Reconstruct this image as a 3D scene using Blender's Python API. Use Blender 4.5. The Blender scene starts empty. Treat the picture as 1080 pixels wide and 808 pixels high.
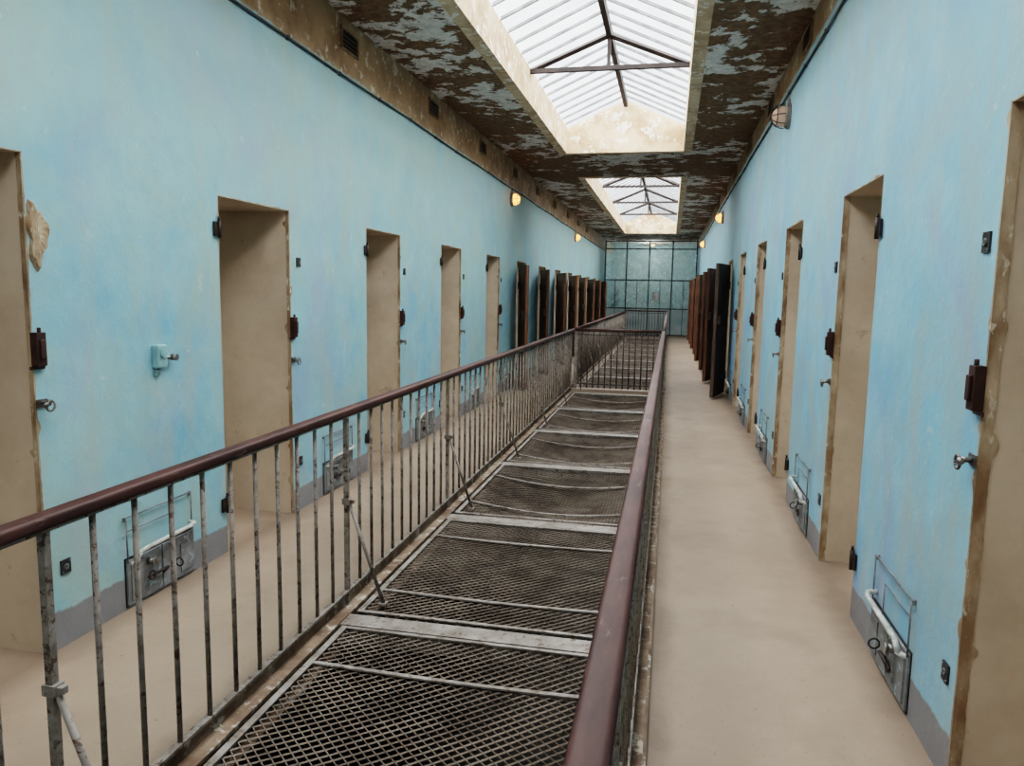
import bpy, bmesh, math, random
from mathutils import Matrix, Vector
random.seed(7)
C = bpy.context.scene.collection

# ------------------------------------------------------------ materials
def srgb(r,g,b):
    f=lambda c:(c/255/12.92) if c/255<=0.04045 else ((c/255+0.055)/1.055)**2.4
    return (f(r),f(g),f(b),1)
class NT:
    def __init__(s,name):
        s.m=bpy.data.materials.new(name); s.m.use_nodes=True
        s.t=s.m.node_tree; s.t.nodes.clear()
        s.out=s.t.nodes.new('ShaderNodeOutputMaterial')
        s.b=s.t.nodes.new('ShaderNodeBsdfPrincipled')
        s.t.links.new(s.b.outputs[0],s.out.inputs[0])
    def n(s,k): return s.t.nodes.new(k)
    def l(s,a,b): s.t.links.new(a,b)
    def coord(s,world,scale=(1,1,1)):
        if world: o=s.n('ShaderNodeNewGeometry').outputs['Position']
        else: o=s.n('ShaderNodeTexCoord').outputs['Object']
        mp=s.n('ShaderNodeMapping'); mp.inputs['Scale'].default_value=scale
        s.l(o,mp.inputs[0]); return mp.outputs[0]
    def noise(s,vec,scale,detail=6,rough=.6,dist=0):
        n=s.n('ShaderNodeTexNoise'); n.inputs['Scale'].default_value=scale
        n.inputs['Detail'].default_value=detail; n.inputs['Roughness'].default_value=rough
        n.inputs['Distortion'].default_value=dist
        s.l(vec,n.inputs['Vector']); return n.outputs['Fac']
    def step(s,fac,a,b):
        n=s.n('ShaderNodeMapRange'); n.inputs['From Min'].default_value=a; n.inputs['From Max'].default_value=b
        s.l(fac,n.inputs['Value']); return n.outputs['Result']
    def math(s,op,a,b):
        n=s.n('ShaderNodeMath'); n.operation=op
        for i,v in enumerate((a,b)):
            if isinstance(v,(int,float)): n.inputs[i].default_value=v
            else: s.l(v,n.inputs[i])
        return n.outputs[0]
    def mix(s,fac,a,b):
        n=s.n('ShaderNodeMix'); n.data_type='RGBA'
        if isinstance(fac,(int,float)): n.inputs[0].default_value=fac
        else: s.l(fac,n.inputs[0])
        for i,v in ((6,a),(7,b)):
            if isinstance(v,tuple): n.inputs[i].default_value=v
            else: s.l(v,n.inputs[i])
        return n.outputs[2]
    def color(s,c):
        if isinstance(c,tuple): s.b.inputs['Base Color'].default_value=c
        else: s.l(c,s.b.inputs['Base Color'])
    def rough(s,v): 
        if isinstance(v,(int,float)): s.b.inputs['Roughness'].default_value=v
        else: s.l(v,s.b.inputs['Roughness'])
    def bump(s,h,strength=.3,dist=.01):
        n=s.n('ShaderNodeBump'); n.inputs['Strength'].default_value=strength; n.inputs['Distance'].default_value=dist
        s.l(h,n.inputs['Height']); s.l(n.outputs[0],s.b.inputs['Normal'])

def two_tone(name,a,b,scale,lo=.45,hi=.6,rough=.7,world=False,metal=0,stretch=(1,1,1),bump=.2,c=None,clo=.6,chi=.64):
    t=NT(name); v=t.coord(world,stretch); n=t.noise(v,scale,8,.65)
    col=t.mix(t.step(n,lo,hi),a,b)
    if c:
        n2=t.noise(v,scale*2.7,8,.7,.4); col=t.mix(t.step(n2,clo,chi),col,c)
    t.color(col); t.rough(rough); t.b.inputs['Metallic'].default_value=metal
    t.bump(n,bump,.004); return t.m

def wall_mat(name,blueA,blueB,blueC,stain,top,up):
    t=NT(name); v=t.coord(True)
    n1=t.noise(v,.75,4,.55,.6); n2=t.noise(v,2.6,9,.7); n3=t.noise(v,9,8,.7,.3); n4=t.noise(v,30,5,.6); n5=t.noise(v,1.5,7,.65,.8)
    vl=t.coord(True,(1,.8,.55)); n6=t.noise(vl,1.1,7,.7,1.0)
    vs=t.coord(True,(2.5,2.5,.35)); streak=t.noise(vs,2.0,6,.6)
    col=t.mix(t.step(n1,.40,.58),blueA,blueB)
    col=t.mix(t.math('MULTIPLY',t.step(n2,.42,.66),.8),col,blueC)
    col=t.mix(t.math('MULTIPLY',t.step(n5,.48,.62),.65),col,stain)
    col=t.mix(t.math('MULTIPLY',t.step(n6,.52,.66),.6),col,srgb(142,158,192))
    col=t.mix(t.math('MULTIPLY',t.step(streak,.48,.68),.5),col,srgb(164,174,166))
    sep=t.n('ShaderNodeSeparateXYZ'); g=t.n('ShaderNodeNewGeometry'); t.l(g.outputs['Position'],sep.inputs[0]); z=sep.outputs[2]
    col=t.mix(t.math('MULTIPLY',t.step(z,1.3,2.9),up),col,srgb(150,178,174))
    col=t.mix(t.math('MULTIPLY',t.step(n3,.63,.69),.55),col,srgb(190,202,196))
    col=t.mix(t.math('MULTIPLY',t.step(n4,.66,.76),.3),col,srgb(104,108,106))
    zz=t.math('ADD',z,t.math('MULTIPLY',t.math('SUBTRACT',n3,.5),.06))
    base=t.mix(n2,srgb(104,103,106),srgb(146,145,147))
    col=t.mix(t.step(zz,.172,.160),col,base)
    z2=t.math('ADD',z,t.math('MULTIPLY',t.math('SUBTRACT',n3,.5),.10))
    brown=t.mix(t.step(n2,.4,.6),srgb(132,106,78),srgb(168,142,110))
    brown=t.mix(t.step(n3,.58,.60),brown,srgb(194,188,176))
    col=t.mix(t.step(z2,top,top+.015),col,brown)
    t.color(col); t.rough(.6); t.bump(t.math('ADD',n2,t.math('MULTIPLY',n3,.4)),.55,.014); return t.m

M_wl=wall_mat('left_wall_paint',srgb(142,185,193),srgb(120,173,195),srgb(160,196,200),srgb(156,180,170),3.27,.5)
M_wr=wall_mat('right_wall_paint',srgb(120,173,203),srgb(134,186,207),srgb(156,198,211),srgb(148,176,182),3.46,.22)
M_cream=two_tone('reveal_plaster',srgb(202,188,168),srgb(182,166,146),2.2,.4,.65,.75,True,c=srgb(156,136,112),clo=.62,chi=.73)
def expose_mat():
    t=NT('exposed_plaster_edge'); v=t.coord(True,(1,1,.45)); n=t.noise(v,9,7,.62); n2=t.noise(v,30,6,.65); n3=t.noise(v,4,5,.6)
    col=t.mix(t.step(n,.40,.62),srgb(136,112,86),srgb(184,168,144))
    col=t.mix(t.step(n2,.60,.66),col,srgb(208,200,184)); col=t.mix(t.math('MULTIPLY',t.step(n3,.54,.64),.8),col,srgb(100,74,54))
    t.color(col); t.rough(.85); t.bump(n2,.4,.004); return t.m
M_expose=expose_mat()
M_curb=two_tone('skylight_curb_plaster',srgb(216,192,160),srgb(184,154,122),3,.42,.6,.8,True,c=srgb(232,224,212),clo=.56,chi=.58,bump=.5)
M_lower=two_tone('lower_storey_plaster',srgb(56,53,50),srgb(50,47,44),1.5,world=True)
def ceil_mat():
    t=NT('peeling_ceiling_paint'); v=t.coord(True,(1,1,1)); n1=t.noise(v,.9,4,.5,.2); n2=t.noise(v,3.8,12,.72,.2); n3=t.noise(v,14,6,.7)
    col=t.mix(t.step(n3,.4,.6),srgb(108,80,58),srgb(138,108,80))
    f=t.math('ADD',n2,t.math('MULTIPLY',t.math('SUBTRACT',n1,.5),.65))
    m=t.step(f,.532,.537)
    flake=t.mix(t.step(n3,.4,.65),srgb(238,232,226),srgb(202,196,190))
    t.color(t.mix(m,col,flake)); t.rough(.8); t.bump(m,.9,.008); return t.m
M_ceil=ceil_mat()
def floor_mat():
    t=NT('worn_concrete_floor'); v=t.coord(True); n1=t.noise(v,.6,5,.55,.3); n2=t.noise(v,6,8,.65); n3=t.noise(v,60,3,.6); n4=t.noise(v,1.6,8,.66,.2); n5=t.noise(v,17,5,.6)
    col=t.mix(t.step(n1,.36,.64),srgb(162,144,127),srgb(144,126,110))
    col=t.mix(t.math('MULTIPLY',t.step(n2,.48,.74),.35),col,srgb(178,162,146))
    col=t.mix(t.math('MULTIPLY',t.step(n4,.52,.66),.28),col,srgb(114,98,85))
    # uneven darker bands next to walls and wells
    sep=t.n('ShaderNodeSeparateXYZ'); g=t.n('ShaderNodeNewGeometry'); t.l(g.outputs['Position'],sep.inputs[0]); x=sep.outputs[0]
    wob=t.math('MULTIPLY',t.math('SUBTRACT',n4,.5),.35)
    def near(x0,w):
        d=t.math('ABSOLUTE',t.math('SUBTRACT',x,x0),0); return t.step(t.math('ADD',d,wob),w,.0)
    edge_dark=t.math('MAXIMUM',t.math('MAXIMUM',near(-2.57,.14),near(.96,.14)),t.math('MAXIMUM',near(-1.6,.10),near(-.015,.10)))
    col=t.mix(t.math('MULTIPLY',edge_dark,.6),col,srgb(104,90,78))
    col=t.mix(t.math('MULTIPLY',t.step(n3,.64,.69),.45),col,srgb(96,82,70))
    col=t.mix(t.math('MULTIPLY',t.step(n5,.70,.73),.6),col,srgb(84,72,62))
    t.color(col); t.rough(t.step(n2,-.4,1.3)); t.b.inputs['Specular IOR Level'].default_value=.35; t.bump(n2,.12,.004); return t.m
M_floor=floor_mat()
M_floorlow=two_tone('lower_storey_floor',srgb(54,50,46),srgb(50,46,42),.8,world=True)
M_hand=two_tone('worn_maroon_handrail_paint',srgb(84,55,50),srgb(62,40,36),4,.4,.6,.55,stretch=(3,.6,3),c=srgb(106,86,78),clo=.60,chi=.68,bump=.2)
M_bal=two_tone('chipped_grey_metal_paint',srgb(146,138,130),srgb(114,106,98),14,.4,.6,.6,True,c=srgb(80,60,48),clo=.54,chi=.60,bump=.4)
M_baldark=two_tone('dark_worn_metal_paint',srgb(92,84,80),srgb(60,52,48),14,.4,.6,.6,True)
M_galv=two_tone('dull_light_steel',srgb(150,144,138),srgb(116,108,100),8,.4,.62,.55,True,metal=.1,c=srgb(92,74,60),clo=.56,chi=.61)
M_rust=two_tone('rusty_wire',srgb(118,106,94),srgb(82,70,60),5,.4,.62,.75,True)
M_edge=two_tone('rusty_edge_channel',srgb(136,118,100),srgb(96,76,60),5,.4,.6,.7,True,c=srgb(176,168,156),clo=.56,chi=.60)
M_wood=two_tone('brown_door_wood',srgb(120,80,56),srgb(84,56,40),6,.4,.6,.65,stretch=(4,4,.5))
M_slate=two_tone('dark_worn_door_paint',srgb(90,72,60),srgb(64,52,44),6,.4,.6,.75,stretch=(4,4,.5))
M_iron=two_tone('dark_iron',srgb(48,42,40),srgb(78,60,48),20,.5,.65,.5,metal=.4)
M_cable=two_tone('blue_grey_cable_paint',srgb(72,80,84),srgb(52,54,56),12,.4,.6,.6)
M_lockbrown=two_tone('brown_lock_paint',srgb(66,42,38),srgb(48,32,30),15,.4,.6,.5)
M_black=two_tone('black_plate_and_gap_shade',srgb(30,32,36),srgb(46,48,52),12,.4,.6,.5)
M_steel=two_tone('bare_steel',srgb(150,150,148),srgb(110,106,100),18,.4,.6,.35,metal=.8)
M_roof=two_tone('dark_roof_steel',srgb(42,36,36),srgb(58,48,44),6,.4,.6,.7)
M_gbar=two_tone('glazing_bar_paint',srgb(138,140,142),srgb(108,110,112),6,.4,.6,.7)
M_white=two_tone('old_white_pipe_paint',srgb(206,208,204),srgb(172,174,168),10,.4,.6,.45,c=srgb(130,104,76),clo=.66,chi=.7)
M_teal=two_tone('teal_box_paint',srgb(146,184,186),srgb(124,164,168),12,.4,.6,.5)
M_panelgrey=two_tone('grey_hatch_paint',srgb(134,136,136),srgb(106,106,106),7,.4,.6,.75,c=srgb(150,166,170),clo=.56,chi=.62)
M_wiregrey=two_tone('grey_wire_paint',srgb(92,94,96),srgb(128,130,132),12,.4,.6,.6)
M_endteal=two_tone('teal_partition_paint',srgb(168,184,184),srgb(140,160,162),1.4,.4,.6,.5,True)
M_vent=two_tone('vent_brown_metal',srgb(140,118,92),srgb(164,144,116),9)
M_lampg=two_tone('lamp_pale_body',srgb(150,142,134),srgb(116,108,100),9,metal=.1)
def emis(name,c,s):
    t=NT(name); t.b.inputs['Base Color'].default_value=c; t.b.inputs['Emission Color'].default_value=c
    n=t.noise(t.coord(False),8); t.l(t.step(n,-1,1.4),t.b.inputs['Roughness'])
    t.b.inputs['Emission Strength'].default_value=s; return t.m
M_bulb=emis('warm_bulb_glass',srgb(255,166,84),2.8)
M_bulbdim=emis('dim_bulb_glass',srgb(200,170,150),.08)
def glass(name,tcol,dcol,lo,hi):
    t=NT(name); tr=t.n('ShaderNodeBsdfTransparent'); df=t.n('ShaderNodeBsdfTranslucent'); d2=t.n('ShaderNodeBsdfDiffuse'); m2=t.n('ShaderNodeMixShader'); mx=t.n('ShaderNodeMixShader')
    n=t.noise(t.coord(True),2.5,6); r=t.step(n,lo,hi)
    tr.inputs[0].default_value=tcol; df.inputs[0].default_value=dcol; d2.inputs[0].default_value=dcol
    t.l(df.outputs[0],m2.inputs[1]); t.l(d2.outputs[0],m2.inputs[2]); m2.inputs[0].default_value=.4
    t.l(r,mx.inputs[0]); t.l(tr.outputs[0],mx.inputs[1]); t.l(m2.outputs[0],mx.inputs[2]); t.l(mx.outputs[0],t.out.inputs[0]); return t.m
M_glass=glass('wired_roof_glass',(.95,.97,.98,1),(.88,.91,.93,1),.2,1.6)
M_endpane=glass('grey_green_pane',(.80,.87,.88,1),srgb(184,204,206),.1,1.2)

# ------------------------------------------------------------ mesh helpers
class MB:
    def __init__(s): s.v=[];s.f=[];s.m=[];s.sm=[]
    def quad(s,pts,m=0):
        k=len(s.v); s.v+=[tuple(p) for p in pts]; s.f.append(tuple(range(k,k+len(pts)))); s.m.append(m); s.sm.append(False)
    def box(s,x0,x1,y0,y1,z0,z1,m=0):
        x0,x1=min(x0,x1),max(x0,x1)
        k=len(s.v)
        s.v+=[(x,y,z) for x in(x0,x1) for y in(y0,y1) for z in(z0,z1)]
        for f in((0,1,3,2),(4,6,7,5),(0,4,5,1),(2,3,7,6),(0,2,6,4),(1,5,7,3)):
            s.f.append(tuple(k+i for i in f)); s.m.append(m); s.sm.append(False)
    def rod(s,p0,p1,r,n=8,m=0,r2=None):
        p0=Vector(p0);p1=Vector(p1);d=(p1-p0).normalized(); r2=r if r2 is None else r2
        a=d.cross(Vector((0,0,1)) if abs(d.z)<.9 else Vector((1,0,0))).normalized(); b=d.cross(a)
        k=len(s.v)
        for p,rr in((p0,r),(p1,r2)):
            for i in range(n):
                t=2*math.pi*i/n; s.v.append(tuple(p+a*math.cos(t)*rr+b*math.sin(t)*rr))
        for i in range(n):
            j=(i+1)%n; s.f.append((k+i,k+j,k+n+j,k+n+i)); s.m.append(m); s.sm.append(n>4)
        s.f.append(tuple(k+i for i in range(n))[::-1]); s.m.append(m); s.sm.append(False)
        s.f.append(tuple(k+n+i for i in range(n))); s.m.append(m); s.sm.append(False)
    def path(s,pts,r,n=8,m=0):
        for a,b in zip(pts[:-1],pts[1:]): s.rod(a,b,r,n,m)
        for p in pts[1:-1]: s.ball(p,r*1.02,r*1.02,r*1.02,m)
    def ball(s,c,rx,ry,rz,m=0,nu=10,nv=6):
        k=len(s.v)
        for j in range(1,nv):
            ph=math.pi*j/nv
            for i in range(nu):
                t=2*math.pi*i/nu; s.v.append((c[0]+rx*math.sin(ph)*math.cos(t),c[1]+ry*math.sin(ph)*math.sin(t),c[2]+rz*math.cos(ph)))
        s.v.append((c[0],c[1],c[2]+rz)); s.v.append((c[0],c[1],c[2]-rz)); T=len(s.v)-2;B=T+1
        for j in range(nv-2):
            for i in range(nu):
                i2=(i+1)%nu; s.f.append((k+j*nu+i,k+(j+1)*nu+i,k+(j+1)*nu+i2,k+j*nu+i2)); s.m.append(m); s.sm.append(True)
        for i in range(nu):
            i2=(i+1)%nu
            s.f.append((T,k+i,k+i2)); s.m.append(m); s.sm.append(True)
            s.f.append((B,k+(nv-2)*nu+i2,k+(nv-2)*nu+i)); s.m.append(m); s.sm.append(True)
    def sweep(s,prof,y0,y1,m=0,smooth=True,axis='y'):
        k=len(s.v);n=len(prof)
        for y in(y0,y1):
            for x,z in prof: s.v.append((x,y,z) if axis=='y' else (y,x,z))
        for i in range(n):
            j=(i+1)%n; s.f.append((k+i,k+j,k+n+j,k+n+i)); s.m.append(m); s.sm.append(smooth)
        s.f.append(tuple(range(k,k+n))); s.m.append(m); s.sm.append(False)
        s.f.append(tuple(range(k+n,k+2*n))); s.m.append(m); s.sm.append(False)
    def ring(s,c,R,r,axis='x',m=0,n=14):
        pts=[]
        for i in range(n+1):
            t=2*math.pi*i/n
            if axis=='x': pts.append((c[0],c[1]+R*math.cos(t),c[2]+R*math.sin(t)))
            elif axis=='y': pts.append((c[0]+R*math.cos(t),c[1],c[2]+R*math.sin(t)))
            else: pts.append((c[0]+R*math.cos(t),c[1]+R*math.sin(t),c[2]))
        for a,b in zip(pts[:-1],pts[1:]): s.rod(a,b,r,6,m)
    def obj(s,name,mats,parent=None,loc=(0,0,0),recalc=True,bevel=0,**props):
        me=bpy.data.meshes.new(name); me.from_pydata(s.v,[],s.f)
        for mt in (mats if isinstance(mats,(list,tuple)) else [mats]): me.materials.append(mt)
        me.polygons.foreach_set('material_index',s.m); me.polygons.foreach_set('use_smooth',s.sm)
        if recalc:
            bm=bmesh.new(); bm.from_mesh(me); bmesh.ops.recalc_face_normals(bm,faces=bm.faces); bm.to_mesh(me); bm.free()
        me.update()
        o=bpy.data.objects.new(name,me); C.objects.link(o); o.location=loc
        if parent: o.parent=parent
        if bevel:
            b=o.modifiers.new('bevel','BEVEL'); b.width=bevel; b.segments=2; b.limit_method='ANGLE'
        for k,v in props.items(): o[k]=v
        return o
def empty(name,loc,**props):
    o=bpy.data.objects.new(name,None); C.objects.link(o); o.location=loc; o.empty_display_size=.1
    for k,v in props.items(): o[k]=v
    return o
def copy_thing(src,loc,**props):
    n=src.copy(); C.objects.link(n); n.location=loc
    for k,v in props.items(): n[k]=v
    for ch in src.children:
        c=ch.copy(); C.objects.link(c); c.parent=n
        for g in ch.children:
            d=g.copy(); C.objects.link(d); d.parent=c
    return n
STR=dict(kind='structure')

# ------------------------------------------------------------ dimensions
XL,XR=-2.57,0.96; Y0,Y1=-2.5,33.0; ZC=3.7
VL,VR=-1.60,-0.015          # edges of the light well
LH,RH=2.12,2.18; DW=.81; DEPTH=.62
Ldoors=[3.90+2.14*n for n in range(-2,12)]
Rdoors=[3.86+2.16*n for n in range(-2,12)]
SX0,SX1=-1.62,.10
RIDGE=(SX0+SX1)/2; ZE=4.06; ZR=4.44

# ------------------------------------------------------------ walls
def wall(name,x,o,doors,H,mat):
    b=MB(); ys=Y0; xo=x+o*DEPTH
    def pane(y0,y1,z0,z1,m=0,xx=x): b.quad([(xx,y0,z0),(xx,y1,z0),(xx,y1,z1),(xx,y0,z1)],m)
    for d in doors:
        e=d+DW
        pane(ys,d,0,ZC); pane(d,e,H,ZC)
        b.quad([(x,d,0),(xo,d,0),(xo,d,H),(x,d,H)],1)
        b.quad([(x,e,0),(xo,e,0),(xo,e,H),(x,e,H)],1)
        b.quad([(x,d,H),(x,e,H),(xo,e,H),(xo,d,H)],1)
        pane(d,e,0,H,1,xo); ys=e
    pane(ys,Y1,0,ZC)
    return b.obj(name,[mat,M_cream],recalc=False,**STR,label='painted blue corridor wall with cell door openings')
wall('wall_left',XL,-1,Ldoors,LH,M_wl); wall('wall_right',XR,1,Rdoors,RH,M_wr)
b=MB(); b.box(XL-.8,XR+.8,Y1,Y1+.15,-3.3,ZC); b.obj('wall_back',M_endteal,**STR)
b=MB(); b.box(XL-.8,XR+.8,Y0-.15,Y0,-3.3,ZC); b.obj('wall_front',M_wl,**STR)
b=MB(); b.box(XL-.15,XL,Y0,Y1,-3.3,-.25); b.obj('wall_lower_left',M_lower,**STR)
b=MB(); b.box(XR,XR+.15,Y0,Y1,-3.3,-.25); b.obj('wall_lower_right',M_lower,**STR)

# floor slabs around the two wells
b=MB(); fl=XL-.75; fr=XR+.75
b.box(fl,VL,Y0,Y1,-.25,0); b.box(VR,fr,Y0,Y1,-.25,0)
b.box(VL,VR,Y0,-.45,-.25,0); b.box(VL,VR,12.42,12.62,-.25,-.01); b.box(VL,VR,28.1,Y1,-.25,0)
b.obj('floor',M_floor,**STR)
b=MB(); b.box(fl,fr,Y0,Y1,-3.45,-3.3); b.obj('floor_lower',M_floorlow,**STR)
ti=1
for (xa,o) in((VL,1),(VR,-1)):
    for (ya,yb) in((-.45,12.42),(12.62,28.1)):
        b=MB(); b.box(xa,xa+o*.012,ya,yb,-.2,.025); b.box(xa+o*.012,xa+o*.07,ya,yb,-.20,-.185); b.box(xa+o*.012,xa+o*.075,ya,yb,-.05,-.035)
        b.obj('trim_%d'%ti,M_edge,**STR); ti+=1

# ceiling
sky=[(-1.2,11.4),(13.9,26.4)]; T=.12
b=MB(); zt=ZC+.16
b.box(fl,SX0-T,Y0,Y1,ZC,zt); b.box(SX1+T,fr,Y0,Y1,ZC,zt)
b.box(SX0-T,SX1+T,Y0,sky[0][0]-T,ZC,zt); b.box(SX0-T,SX1+T,sky[0][1]+T,sky[1][0]-T,ZC,zt); b.box(SX0-T,SX1+T,sky[1][1]+T,Y1,ZC,zt)
b.obj('ceiling',M_ceil,**STR)
for k,(ya,yb) in enumerate(sky):
    b=MB()
    b.box(SX0-T,SX0,ya-T,yb+T,ZC-.012,ZE); b.box(SX1,SX1+T,ya-T,yb+T,ZC-.012,ZE)
    for y in(ya-T,yb):
        b.sweep([(SX0,ZC-.012),(SX1,ZC-.012),(SX1,ZE),(RIDGE,ZR),(SX0,ZE)],y,y+T,smooth=False)
    b.obj('trim_%d'%ti,M_curb,label='cream plaster skylight curb with gable ends',**STR); ti+=1
    root=empty('window_%d'%(k+1),(RIDGE,(ya+yb)/2,ZE),label='pitched glass skylight with dark steel ribs',**STR)
    off=(-RIDGE,-(ya+yb)/2,-ZE)
    g=MB(); e=.03
    g.quad([(SX0-e,ya,ZE+.03),(SX0-e,yb,ZE+.03),(RIDGE,yb,ZR+.045),(RIDGE,ya,ZR+.045)])
    g.quad([(SX1+e,ya,ZE+.03),(SX1+e,yb,ZE+.03),(RIDGE,yb,ZR+.045),(RIDGE,ya,ZR+.045)])
    g.obj('window_glass',M_glass,root,off,recalc=False)
    g=MB(); y=ya+.2
    while y<yb:
        for sx in(SX0,SX1):
            w=.011
            g.sweep([(sx,ZE),(RIDGE,ZR),(RIDGE,ZR+.03),(sx,ZE+.03)] ,y-w,y+w,smooth=False)
        y+=.33
    g.obj('glazing_bars',M_gbar,root,off)
    g=MB(); g.box(RIDGE-.028,RIDGE+.028,ya,yb,ZR-.10,ZR-.005)
    y=yb-3.0
    while y>ya+.3:
        for sx in(SX0,SX1):
            g.rod((sx,y,ZE-.03),(RIDGE,y,ZR-.07),.032,4)
        g.box(SX0,SX1,y-.025,y+.025,ZE-.055,ZE-.01)
        g.box(RIDGE-.018,RIDGE+.018,y-.018,y+.018,ZE-.03,ZR-.06)
        y-=3.0
    g.obj('roof_truss',M_roof,root,off)

# ------------------------------------------------------------ doorway edging with ironmongery
def hinge_obj(o):
    b=MB(); b.rod((-o*.015,0,-.05),(-o*.015,0,.05),.011,8); b.box(-o*.004,-o*.014,-.045,.0,-.04,.04); b.rod((-o*.015,0,.05),(-o*.015,0,.07),.007,8); return b
def lock_obj(o,H=.14):
    b=MB(); b.box(-o*.003,-o*.038,-.018,.03,-H/2,H/2); b.box(-o*.038,-o*.048,-.008,.02,-H/2+.03,H/2-.03); b.rod((-o*.025,.008,H/2),(-o*.025,.008,H/2+.02),.008,8); b.box(-o*.003,-o*.012,-.03,.045,-H/2-.015,-H/2); return b
def latch_obj(o):
    b=MB(); b.rod((0,0,0),(-o*.045,0,0),.010,8); b.ring((-o*.048,.0,-.008),.022,.005,'x'); b.ball((-o*.05,-.028,0),.013,.013,.013); b.box(0,-o*.008,-.028,.028,-.018,.018); return b
def frame(x,o,d,H,seed,full,hole=False):
    global ti
    rnd=random.Random(seed); b=MB(); e=DW
    xx=-o*.003
    def sm(N,wid,jit,chip,add):
        out=[];w=wid;cl=0;amp=0;ln=1
        for i in range(N+1):
            w+= (wid-w)*.4+wid*jit*(rnd.random()-.5)
            if cl>0: cl-=1
            elif rnd.random()<chip: ln=cl=rnd.randint(3,8); amp=add*(.3+.9*rnd.random())
            out.append(max(wid*.5,w+(amp*math.sin(math.pi*(cl+.5)/(ln+1)) if cl>0 else 0)))
        return out
    def strip(pts,ws,nx):
        prev=None
        for (y,z),w in zip(pts,ws):
            q=((xx,y,z),(xx,y+nx[0]*w,z+nx[1]*w))
            if prev: b.quad([prev[0],prev[1],q[1],q[0]])
            prev=q
    N=200
    strip([(.001,H*i/N) for i in range(N+1)],sm(N,.004,.4,.012,.010),(-1,0))
    strip([(-.004+(DW+.011)*i/40,H-.001) for i in range(41)],sm(40,.006,.4,.05,.010),(0,1))
    strip([(e-.001,(H+.006)*i/N) for i in range(N+1)],sm(N,.008,.4,.014,.020),(1,0))
    ws=sm(N,.034 if o>0 else .020,.08,.010,.02); prev=None
    for i in range(N+1):
        z=H*i/N; q=((-o*.003,e-.003,z),(o*ws[i],e-.003,z))
        if prev: b.quad([prev[0],prev[1],q[1],q[0]])
        prev=q
    root=b.obj('trim_%d'%ti,M_expose,None,(x,d,0),recalc=False,label='chipped brown plaster doorway edge with broken patch' if hole else 'chipped brown plaster edge of a cell doorway',**STR); ti+=1
    if hole:
        b=MB(); rings=[]
        for k,(f,h) in enumerate(((1.0,.001),(.86,.013),(.66,.010),(.42,.004),(.15,.003))):
            rg=[]
            for i in range(36):
                t=2*math.pi*i/36; r=f*(1+.22*math.sin(3*t+1)+.12*math.sin(7*t)+.12*(rnd.random()-.5))
                rg.append((-o*(h+.005*rnd.random()*(k>0)),e+.055+.05*r*math.cos(t),1.80+.125*r*math.sin(t)))
            rings.append(rg)
        for a,c in zip(rings[:-1],rings[1:]):
            for i in range(36):
                j=(i+1)%36; b.quad([a[i],a[j],c[j],c[i]])
        b.quad(rings[-1])
        b.obj('broken_plaster',M_expose,root,recalc=False)
    if full:
        h=hinge_obj(o).obj('hinge',M_iron,root,(0,-.012,1.93)); c=h.copy(); C.objects.link(c); c.parent=root; c.location=(0,-.012,.30)
        lock_obj(o).obj('lock',M_lockbrown,root,(0,DW+.008,1.33),bevel=.003)
        latch_obj(o).obj('latch',M_steel,root,(0,DW+.03,1.10))
for i,d in enumerate(Ldoors): frame(XL,-1,d,LH,i,1<=i<=5,hole=(i==1))
for i,d in enumerate(Rdoors): frame(XR,1,d,RH,50+i,1<=i<=5)
def plate_obj(o):
    b=MB(); b.box(0,-o*.007,-.027,.027,-.032,.032); b.ring((-o*.008,0,0),.010,.004,'x',1); b.ball((-o*.008,.019,.023),.003,.004,.004,1); b.ball((-o*.008,-.019,-.023),.003,.004,.004,1); return b
def series(fn,name,mat,side,locs,lab,cat,grp,bevel=0):
    first=None
    for l in locs:
        if first is None: first=fn(side).obj(name,mat,None,l,bevel=bevel,label=lab,category=cat,group=grp)
        else:
            c=first.copy(); C.objects.link(c); c.location=l
for side,x,doors in((-1,XL,Ldoors),(1,XR,Rdoors)):
    hi,lo=(.125,.105) if side<0 else (.085,.09)
    series(plate_obj,'catch_plate',[M_black,M_steel],side,[(x,d+DW+(hi if z>1 else lo),z) for d in doors[1:6] for z in(1.78,.36) if not(side<0 and d==doors[1] and z>1)],'small black square catch plate with round hole','metal plate','catch plates')

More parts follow.
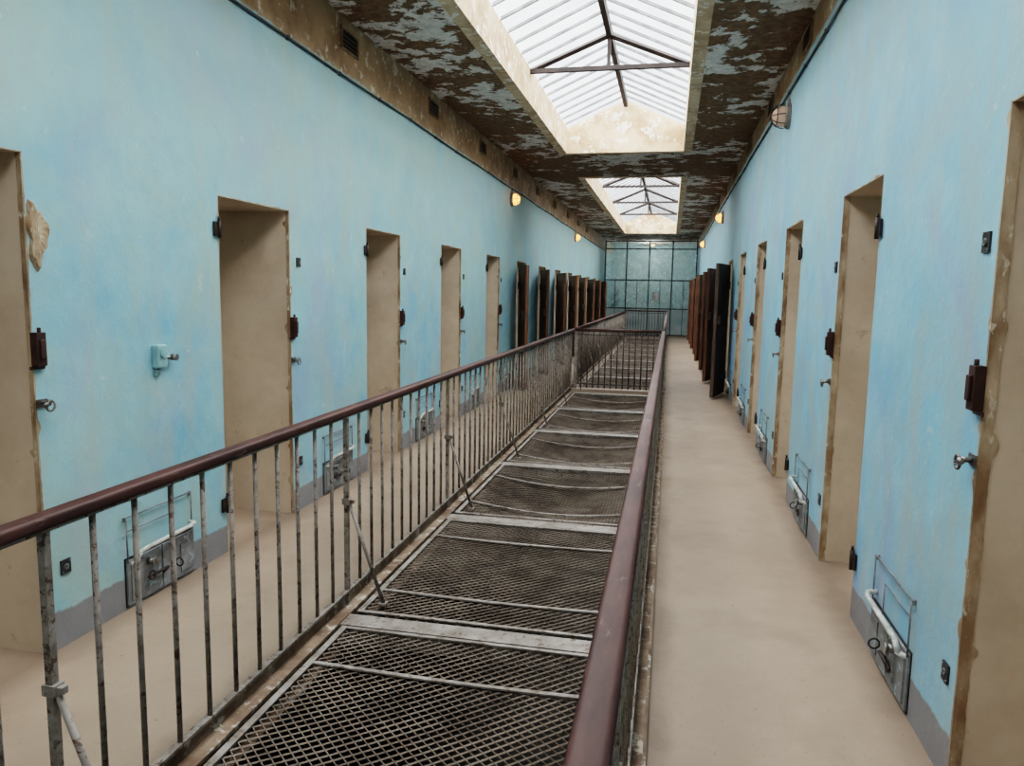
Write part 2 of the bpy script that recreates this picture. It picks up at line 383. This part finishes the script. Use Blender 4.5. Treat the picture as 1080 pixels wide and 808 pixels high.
# ------------------------------------------------------------ railings
def rail_prof(w,h,r):
    prof=[]
    for cx,cz,a0 in((w-r,h-r,0),(-(w-r),h-r,90),(-(w-r),-(h-r),180),(w-r,-(h-r),270)):
        for k in range(5):
            t=math.radians(a0+22.5*k); prof.append((cx+r*math.cos(t),.985+cz+r*math.sin(t)))
    return prof
def railing(x,y0,y1,inward,posts,label,braces=True):
    L=y1-y0; root=empty('railing',(x,y0,0),label=label,category='railing',group='stairwell railings')
    b=MB(); b.sweep(rail_prof(.030,.019,.012),0,L); b.obj('handrail',M_hand,root,label='worn maroon-brown painted handrail')
    b=MB(); b.box(-.018,.018,0,L,.957,.966); b.obj('top_flat_bar',M_bal,root)
    b=MB(); b.box(-.014,.014,0,L,.035,.047); b.obj('bottom_bar',M_bal,root)
    b=MB(); b.rod((0,0,.04),(0,0,.96),.009,8); b0=b.obj('baluster',M_bal,root,(0,.08,0))
    b=MB(); b.box(-.011,.011,-.011,.011,-.02,.96); p0=None
    for p in posts:
        if p0 is None: p0=b.obj('post',M_bal,root,(0,p-y0,0))
        else:
            c=p0.copy(); C.objects.link(c); c.parent=root; c.location=(0,p-y0,0)
    edges=[y0]+list(posts)+[y1]; first=True
    for a,c in zip(edges[:-1],edges[1:]):
        n=max(1,round((c-a)/.163))
        for k in range(1,n):
            y=a+(c-a)*k/n-y0
            if first: b0.location=(0,y,0); first=False
            else:
                q=b0.copy(); C.objects.link(q); q.parent=root; q.location=(0,y,0)
    if braces:
        s=inward; b=MB()
        b.rod((s*.012,0,.52),(s*.185,.03,-.018),.010,8)
        b.box(s*-.018,s*.022,-.018,.018,.505,.535); b.box(s*.022,s*.04,-.01,.01,.51,.53)
        b.box(s*.165,s*.205,.01,.05,-.030,-.018)
        r0=None
        for p in posts:
            if r0 is None: r0=b.obj('brace',M_galv,root,(0,p-y0,0),label='light steel diagonal brace with clamp')
            else:
                c=r0.copy(); C.objects.link(c); c.parent=root; c.location=(0,p-y0,0)
    return root
P1=[-.10+1.77*k for k in range(0,8)]; P1[1]-=.09
P2=[12.75+.15+1.9*k for k in range(0,8)]
xl=VL+.02; xr=-.080
railing(xl,-.4,12.46,1,P1,'maroon-topped grey metal railing along the stairwell, paint chipped')
railing(xr,-.4,12.46,-1,P1,'maroon-topped grey metal railing beside the narrow walkway')
railing(xl,12.58,28.1,1,P2,'distant stretch of chipped metal railing along the second well')
railing(xr,12.58,28.1,-1,P2,'distant stretch of metal railing beside the walkway')
def crossrail(y):
    root=empty('railing',(xl,y,0),label='short barred metal railing crossing the end of the stairwell',category='railing',group='stairwell railings')
    L=xr-xl
    b=MB(); b.sweep([(p[0],p[1]) for p in rail_prof(.031,.024,.016)],.035,L-.035,axis='x'); b.obj('handrail',M_hand,root)
    b=MB(); b.box(.04,L-.04,-.014,.014,.06,.08); b.obj('bottom_bar',M_baldark,root)
    b=MB(); b.box(.04,L-.04,-.012,.012,.90,.915); b.obj('upper_bar',M_baldark,root)
    b=MB(); b.box(-.022,.022,-.022,.022,-.01,.965); p=b.obj('post',M_galv,root,(.05,0,0)); c=p.copy(); C.objects.link(c); c.parent=root; c.location=(L-.05,0,0)
    b=MB(); b.rod((0,0,0),(0,0,.965),.011,8); b0=None
    n=14
    for k in range(1,n):
        l=(.05+(L-.10)*k/n,0,0)
        if b0 is None: b0=b.obj('baluster',M_baldark,root,l)
        else:
            q=b0.copy(); C.objects.link(q); q.parent=root; q.location=l
crossrail(12.52); crossrail(28.16)

# ------------------------------------------------------------ beams and mesh panels
BX0,BX1=VL+.013,VR-.013
def beam():
    b=MB(); b.box(BX0,BX1,-.06,.06,-.050,-.040); b.box(BX0,BX1,-.06,-.05,-.14,-.050); b.box(BX0,BX1,.05,.06,-.14,-.050)
    return b
def panel(L,W,sag,inner=(.30,.36),bars=2):
    root=empty('mesh_panel',(0,0,0))
    def sz(x,y): 
        return -sag*math.sin(math.pi*min(max(x/W,0),1))*(.2+.8*math.sin(math.pi*min(max(y/L,0),1)))
    z=-.028; N=12
    def bar(b,yc,w,f):
        for i in range(N):
            xa,xb=W*i/N,W*(i+1)/N; za,zb=sz(xa,yc)*f,sz(xb,yc)*f
            b.quad([(xa,yc-w,z+za),(xb,yc-w,z+zb),(xb,yc+w,z+zb),(xa,yc+w,z+za)])
            b.quad([(xa,yc-w,z+za-.008),(xb,yc-w,z+zb-.008),(xb,yc-w,z+zb),(xa,yc-w,z+za)])
            b.quad([(xa,yc+w,z+za-.008),(xb,yc+w,z+zb-.008),(xb,yc+w,z+zb),(xa,yc+w,z+za)])
    b=MB(); b.box(0,.03,0,L,z-.006,z); b.box(W-.03,W,0,L,z-.006,z)
    b.box(.03,W-.03,0,.022,z-.006,z); b.box(.03,W-.03,L-.022,L,z-.006,z)
    b.obj('panel_frame',M_galv,root,recalc=False)
    ys=[inner[0],L-inner[1]][:bars]
    for yy in ys:
        b=MB(); bar(b,yy,.011,.8); b.obj('cross_bar',M_galv,root,recalc=False)
    b=MB(); nx=26; ny=int(L/.048); dx=W/nx; dy=L/ny; r=.0042
    def P(i2,j):
        x=i2*dx/2; y=j*dy/2; return Vector((x,y,z-.014+sz(x,y)*1.1))
    for j in range(ny*2):
        for i in range(nx*2+1):
            if (i+j)%2: continue
            for di in(-1,1):
                if 0<=i+di<=nx*2:
                    b.rod(P(i,j),P(i+di,j+1),r,3)
    b.obj('wire_mesh',M_rust,root,recalc=False)
    return root
bm0=None
bys=[-.25+1.77*k for k in range(0,8)]; bys=[y for y in bys if y<12.3]
bys2=[12.75+1.9*k for k in range(0,9)]
for y in bys+bys2:
    if y==bys[0]: bm0=beam().obj('support_beam',M_galv,None,(0,y,0),label='flat grey steel channel beam spanning the stairwell',category='beam',group='stairwell beams')
    else:
        c=bm0.copy(); C.objects.link(c); c.location=(0,y,0)
PX=VL+.10; PW=VR-.10-PX
pa=panel(1.60,PW,.018); pb=panel(1.60,PW,.11,(.35,.4),2); pc=panel(1.73,PW,.06,(.8,.5),1)
used={}
def place(src,loc,lab):
    pr=dict(label=lab,category='mesh panel',group='safety mesh panels')
    if src.name not in used:
        used[src.name]=1; src.location=loc
        for k,v in pr.items(): src[k]=v
        return
    copy_thing(src,loc,**pr)
for i,y in enumerate(bys):
    s=pa if i<3 else pb
    if y+.085+1.60>12.42: continue
    place(s,(PX,y+.085,-.005),'rusty diamond wire safety mesh in a pale steel frame' if i<3 else 'sagging rusty diamond wire mesh in a steel frame')
for y in bys2[:-1]: place(pc,(PX,y+.085,-.005),'distant rusty wire mesh panel over the second well')

# ------------------------------------------------------------ cables
for x,o,z,lab in((XL,1,3.25,'blue-grey cable running along the top of the blue wall'),(XR,-1,3.38,'thin dark conduit running along the top of the wall')):
    b=MB(); N=40
    pts=[(o*.013,Y0+.05+(29.4-Y0)*i/N,.006*math.sin(i*1.7)) for i in range(N+1)]
    for a,c in zip(pts[:-1],pts[1:]): b.rod(a,c,.009,8)
    for p in pts[:-1]: b.box(o*.002,o*.024,p[1]-.010,p[1]+.010,p[2]-.013,p[2]+.013)
    b.obj('electric_cable',M_cable,None,(x,0,z),label=lab,category='cable')

# ------------------------------------------------------------ cell doors (open leaves)
def door(o,mat,H,ang,loc,lab):
    root=empty('cell_door',loc,label=lab,category='door',group='open cell doors')
    W=DW-.02; t=.055; x0,x1=0,o*t
    b=MB(); n=5
    for k in range(n):
        ya=.01+W*k/n; yb=.01+W*(k+1)/n-.006; b.box(o*.008,o*(t-.008),ya,yb,.03,H-.03)
    for z0,z1 in((.03,.20),(.95,1.12),(H-.2,H-.03)):
        b.box(x0,x1,.01,W,z0,z1)
    for ya,yb in((.01,.11),(W-.1,W)): b.box(x0,x1,ya,yb,.03,H-.03)
    b.obj('door_panel',mat,root,bevel=.003)
    for z in(.32,H-.35):
        b=MB(); b.box(-o*.008,0,.0,.42,z-.025,z+.025); b.rod((0,0,z-.06),(0,0,z+.06),.014,8); b.box(o*t,o*(t+.008),.0,.42,z-.025,z+.025)
        b.obj('hinge',M_iron,root)
    b=MB(); b.box(-o*.05,0,W-.2,W-.02,1.16,1.30); b.ball((-o*.05,W-.11,1.23),.012,.02,.02); b.obj('lock',M_iron,root)
    b=MB(); b.box(o*t,o*(t+.025),W*.5-.1,W*.5+.1,1.42,1.56); b.ring((o*(t+.02),W*.5,1.49),.035,.006); b.obj('peephole',M_iron,root)
    root.rotation_euler=(0,0,o*math.radians(ang)); return root
angsL=[160,161,159,160,162,160,161,160]; angsR=[164,162,163,161,163,162,163,162]
for i in range(8):
    door(-1,M_wood,LH-.06,angsL[i],(XL+.03,Ldoors[6+i],0.0),'brown wooden cell door folded open against blue wall')
    door(1,M_slate if i==0 else M_wood,RH-.06,angsR[i],(XR-.03,Rdoors[6+i],0.0),'darkest brown cell door standing open' if i==0 else 'brown wooden cell door standing open in the row')

# ------------------------------------------------------------ pipe hatches
def hatch(o,loc,lab):
    root=empty('pipe_hatch',loc,label=lab,category='pipe hatch',group='pipe hatches along the walls')
    s=-o
    b=MB(); b.box(0,s*.004,-.008,.528,.012,.262); b.obj('hatch_gap_shade',M_black,root)  # flat black plate on the wall, painted shade for the hatch recess and gaps
    b=MB(); b.box(s*.004,s*.012,0,.25,.02,.25); b.box(s*.004,s*.012,.262,.52,.02,.25); b.box(s*.012,s*.02,.02,.10,.04,.23); b.box(s*.012,s*.018,.40,.50,.05,.20); b.obj('hatch_plate',M_panelgrey,root)
    b=MB(); q=s*.016
    b.path([(q,.0,.24),(q,.0,.47),(q,.50,.47),(q,.50,.24)],.004,6)
    b.path([(q,.0,.40),(q,.34,.40),(q,.34,.24)],.003,6)
    b.box(0,q,-.006,.006,.45,.47); b.box(0,q,.494,.506,.45,.47); b.obj('wire_frame',M_wiregrey,root)
    b=MB(); b.path([(0,.50,.30),(s*.04,.49,.30),(s*.055,.44,.30),(s*.055,.10,.295),(s*.05,.05,.285),(s*.04,.03,.24),(0,.03,.22)],.011,10); b.obj('waste_pipe',M_white,root,label='old white bent pipe')
    b=MB(); b.path([(s*.012,.26,.10),(s*.04,.26,.13),(s*.04,.14,.13)],.008,8); b.ring((s*.04,.14,.13),.022,.005,'x'); b.rod((s*.04,.11,.13),(s*.04,.17,.13),.006,6); b.obj('valve',M_iron,root)
    b=MB(); b.ring((s*.035,.36,.12),.022,.004,'y'); b.obj('pull_ring',M_iron,root)
    b=MB(); b.rod((0,.15,.20),(s*.045,.15,.20),.018,10); b.rod((s*.045,.15,.20),(s*.056,.15,.20),.023,10); b.obj('pipe_cap',M_steel,root)
    return root
for o,x,doors,off in((-1,XL,Ldoors,.86),(1,XR,Rdoors,.92)):
    h=None
    for d in doors[2:7]:
        loc=(x,d-off,0.0)
        if h is None: h=hatch(o,loc,'grey hatch with wire frame and old white pipe')
        else: copy_thing(h,loc)

# wall switch
root=empty('wall_switch',(XL,3.33,1.24),label='teal-painted rotary switch box on blue wall',category='switch')
b=MB(); b.box(0,.04,-.04,.035,-.06,.06); b.obj('switch_box',M_teal,root,bevel=.008)
b=MB(); b.rod((.04,-.005,.02),(.052,-.005,.02),.024,12); b.obj('switch_dial',M_teal,root)
b=MB(); b.rod((.025,.034,-.01),(.025,.085,-.01),.012,8); b.rod((.025,.085,-.01),(.055,.085,-.01),.018,8); b.obj('switch_knob',M_steel,root)
b=MB(); b.path([(.01,-.02,-.06),(.01,-.02,-.09),(0,-.02,-.10)],.008,8); b.obj('conduit_stub',M_teal,root)

# vents
def vent(o,loc):
    b=MB(); s=-o
    b.box(0,s*.02,-.16,.16,-.085,-.07); b.box(0,s*.02,-.16,.16,.07,.085); b.box(0,s*.02,-.16,-.145,-.07,.07); b.box(0,s*.02,.145,.16,-.07,.07)
    b.box(0,s*.004,-.145,.145,-.07,.07,1)
    for k in range(4):
        z=-.05+.033*k; b.quad([(s*.004,-.145,z+.018),(s*.004,.145,z+.018),(s*.024,.145,z-.004),(s*.024,-.145,z-.004)])
    return b.obj('wall_vent',[M_vent,M_black],None,loc,recalc=False,label='small brown louvred vent high on the wall',category='vent',group='wall vents')
v=vent(-1,(XL,5.72,3.53))
for k in range(1,9):
    c=v.copy(); C.objects.link(c); c.location=(XL,5.72+2.14*k,3.53)
v=vent(1,(XR,6.3,3.58))
for k in range(1,6):
    c=v.copy(); C.objects.link(c); c.location=(XR,6.3+2.16*k,3.58)

# wall lamps: round base, domed globe, wire cage
def lamp(o,loc,lit,lab):
    s=-o; root=empty('wall_lamp',loc,label=lab,category='lamp',group='bulkhead wall lamps')
    b=MB(); b.rod((0,0,0),(s*.02,0,0),.11,24); b.rod((s*.02,0,0),(s*.045,0,0),.11,24,0,.092); b.rod((0,0,.10),(0+s*.02,0,.15),.012,8); b.obj('lamp_base',M_lampg,root)
    b=MB(); b.ball((s*.055,0,0),.095,.085,.09,0,20,12); b.obj('bulb',M_bulb if lit else M_bulbdim,root,label='glowing warm glass globe' if lit else 'unlit amber glass globe')
    b=MB(); 
    for k in range(4):
        t=math.pi*k/4; u=(math.cos(t),math.sin(t)); pts=[]
        for j in range(11):
            a=math.pi*j/10; pts.append((s*(.045+.118*math.sin(a)),.102*math.cos(a)*u[0],.107*math.cos(a)*u[1]))
        b.path(pts,.004,5)
    b.ring((s*.11,0,0),.086,.004,'x',0,20); b.obj('lamp_cage',M_iron if not lit else M_lampg,root)
lamp(1,(XR,7.1,3.18),False,'round caged pale wall lamp, unlit globe')
for o,l in((1,(XR,15.4,3.12)),(1,(XR,23.2,3.12)),(-1,(XL,11.9,3.08)),(-1,(XL,20.1,3.08))): lamp(o,l,True,'round caged wall lamp glowing warm on the wall')

# end partition
root=empty('glazed_partition',(XL,29.6,0),label='grey-teal glazed partition with dark metal grid closing the corridor',category='partition')
W=XR-XL; b=MB()
xs=[.02,.85,1.72,2.6,W-.02]
for x in xs: b.box(x-.020,x+.020,-.03,.03,0,ZC-.02)
for z in(.03,1.05,2.15,3.35,ZC-.05): b.box(0.02,W-.02,-.028,.028,z-.018,z+.018)
for x in(.43,1.28,2.16,3.05): b.box(x-.010,x+.010,-.025,.025,0,2.15)
b.obj('partition_frame',M_roof,root)
b=MB(); b.box(.02,W-.02,-.004,.004,1.05,ZC-.05); b.obj('partition_panes',M_endpane,root)
b=MB(); b.box(.02,W-.02,-.012,.012,.03,1.05); b.obj('lower_panels',M_endteal,root)
b=MB(); b.box(1.9,2.12,-.04,-.012,1.35,1.7); b.obj('notice_board',M_white,root,label='small pale notice')
root=empty('added_fill_lamp',(-.8,31.4,ZC-.10),label='added fill lamp brightening the room behind the glazed partition',category='lamp')  # invented fitting, added to brighten the far end through the panes
b=MB(); b.rod((0,0,.04),(0,0,.10),.12,18); b.obj('lamp_base',M_lampg,root)
b=MB(); b.ball((0,0,.03),.10,.10,.06,0,16,8); b.obj('bulb',M_bulb,root)
pl=bpy.data.lights.new('added_fill_light','POINT'); pl.energy=75; pl.shadow_soft_size=.1; pl.color=(1,.96,.93)  # added fill light for the room behind the partition
po=bpy.data.objects.new('added_fill_light',pl); C.objects.link(po); po.location=(-.8,31.4,ZC-.32)
root=empty('cupboard',(XL+.9,32.6,0),label='grey cupboard against the end wall behind glass',category='cupboard')
b=MB(); b.box(-.5,.5,-.2,.35,0,1.9); b.obj('body',M_lampg,root,bevel=.01)
b=MB(); b.box(-.48,-.01,-.22,-.2,.06,1.86); b.obj('door',M_endteal,root)
b=MB(); b.box(.01,.48,-.22,-.2,.06,1.86); b.obj('door',M_endteal,root)

# ------------------------------------------------------------ light
w=bpy.data.worlds.new('overcast_sky'); bpy.context.scene.world=w; w.use_nodes=True
bg=w.node_tree.nodes['Background']; bg.inputs[0].default_value=(.90,.95,1,1); bg.inputs[1].default_value=1.25
sd=bpy.data.lights.new('overcast_sun','SUN'); sd.energy=13.0; sd.angle=math.radians(150); sd.color=(1,.975,.955)
so=bpy.data.objects.new('overcast_sun',sd); C.objects.link(so); so.location=(0,5,9); so.rotation_euler=(math.radians(8),math.radians(-4),0)

# ------------------------------------------------------------ camera
ey=Vector((167,93,-780)).normalized(); ez=Vector((120,6500,780)); ez=(ez-ez.dot(ey)*ey).normalized(); ex=ey.cross(ez)
R=Matrix((ex,ey,ez)).to_4x4()
cd=bpy.data.cameras.new('camera'); cd.sensor_width=36; cd.lens=26; cd.clip_start=.05; cd.clip_end=200
co=bpy.data.objects.new('camera',cd); C.objects.link(co); co.matrix_world=Matrix.Translation((0,0,1.6))@R
bpy.context.scene.camera=co
vs=bpy.context.scene.view_settings; vs.view_transform='Filmic'; vs.look='High Contrast'; vs.exposure=.64
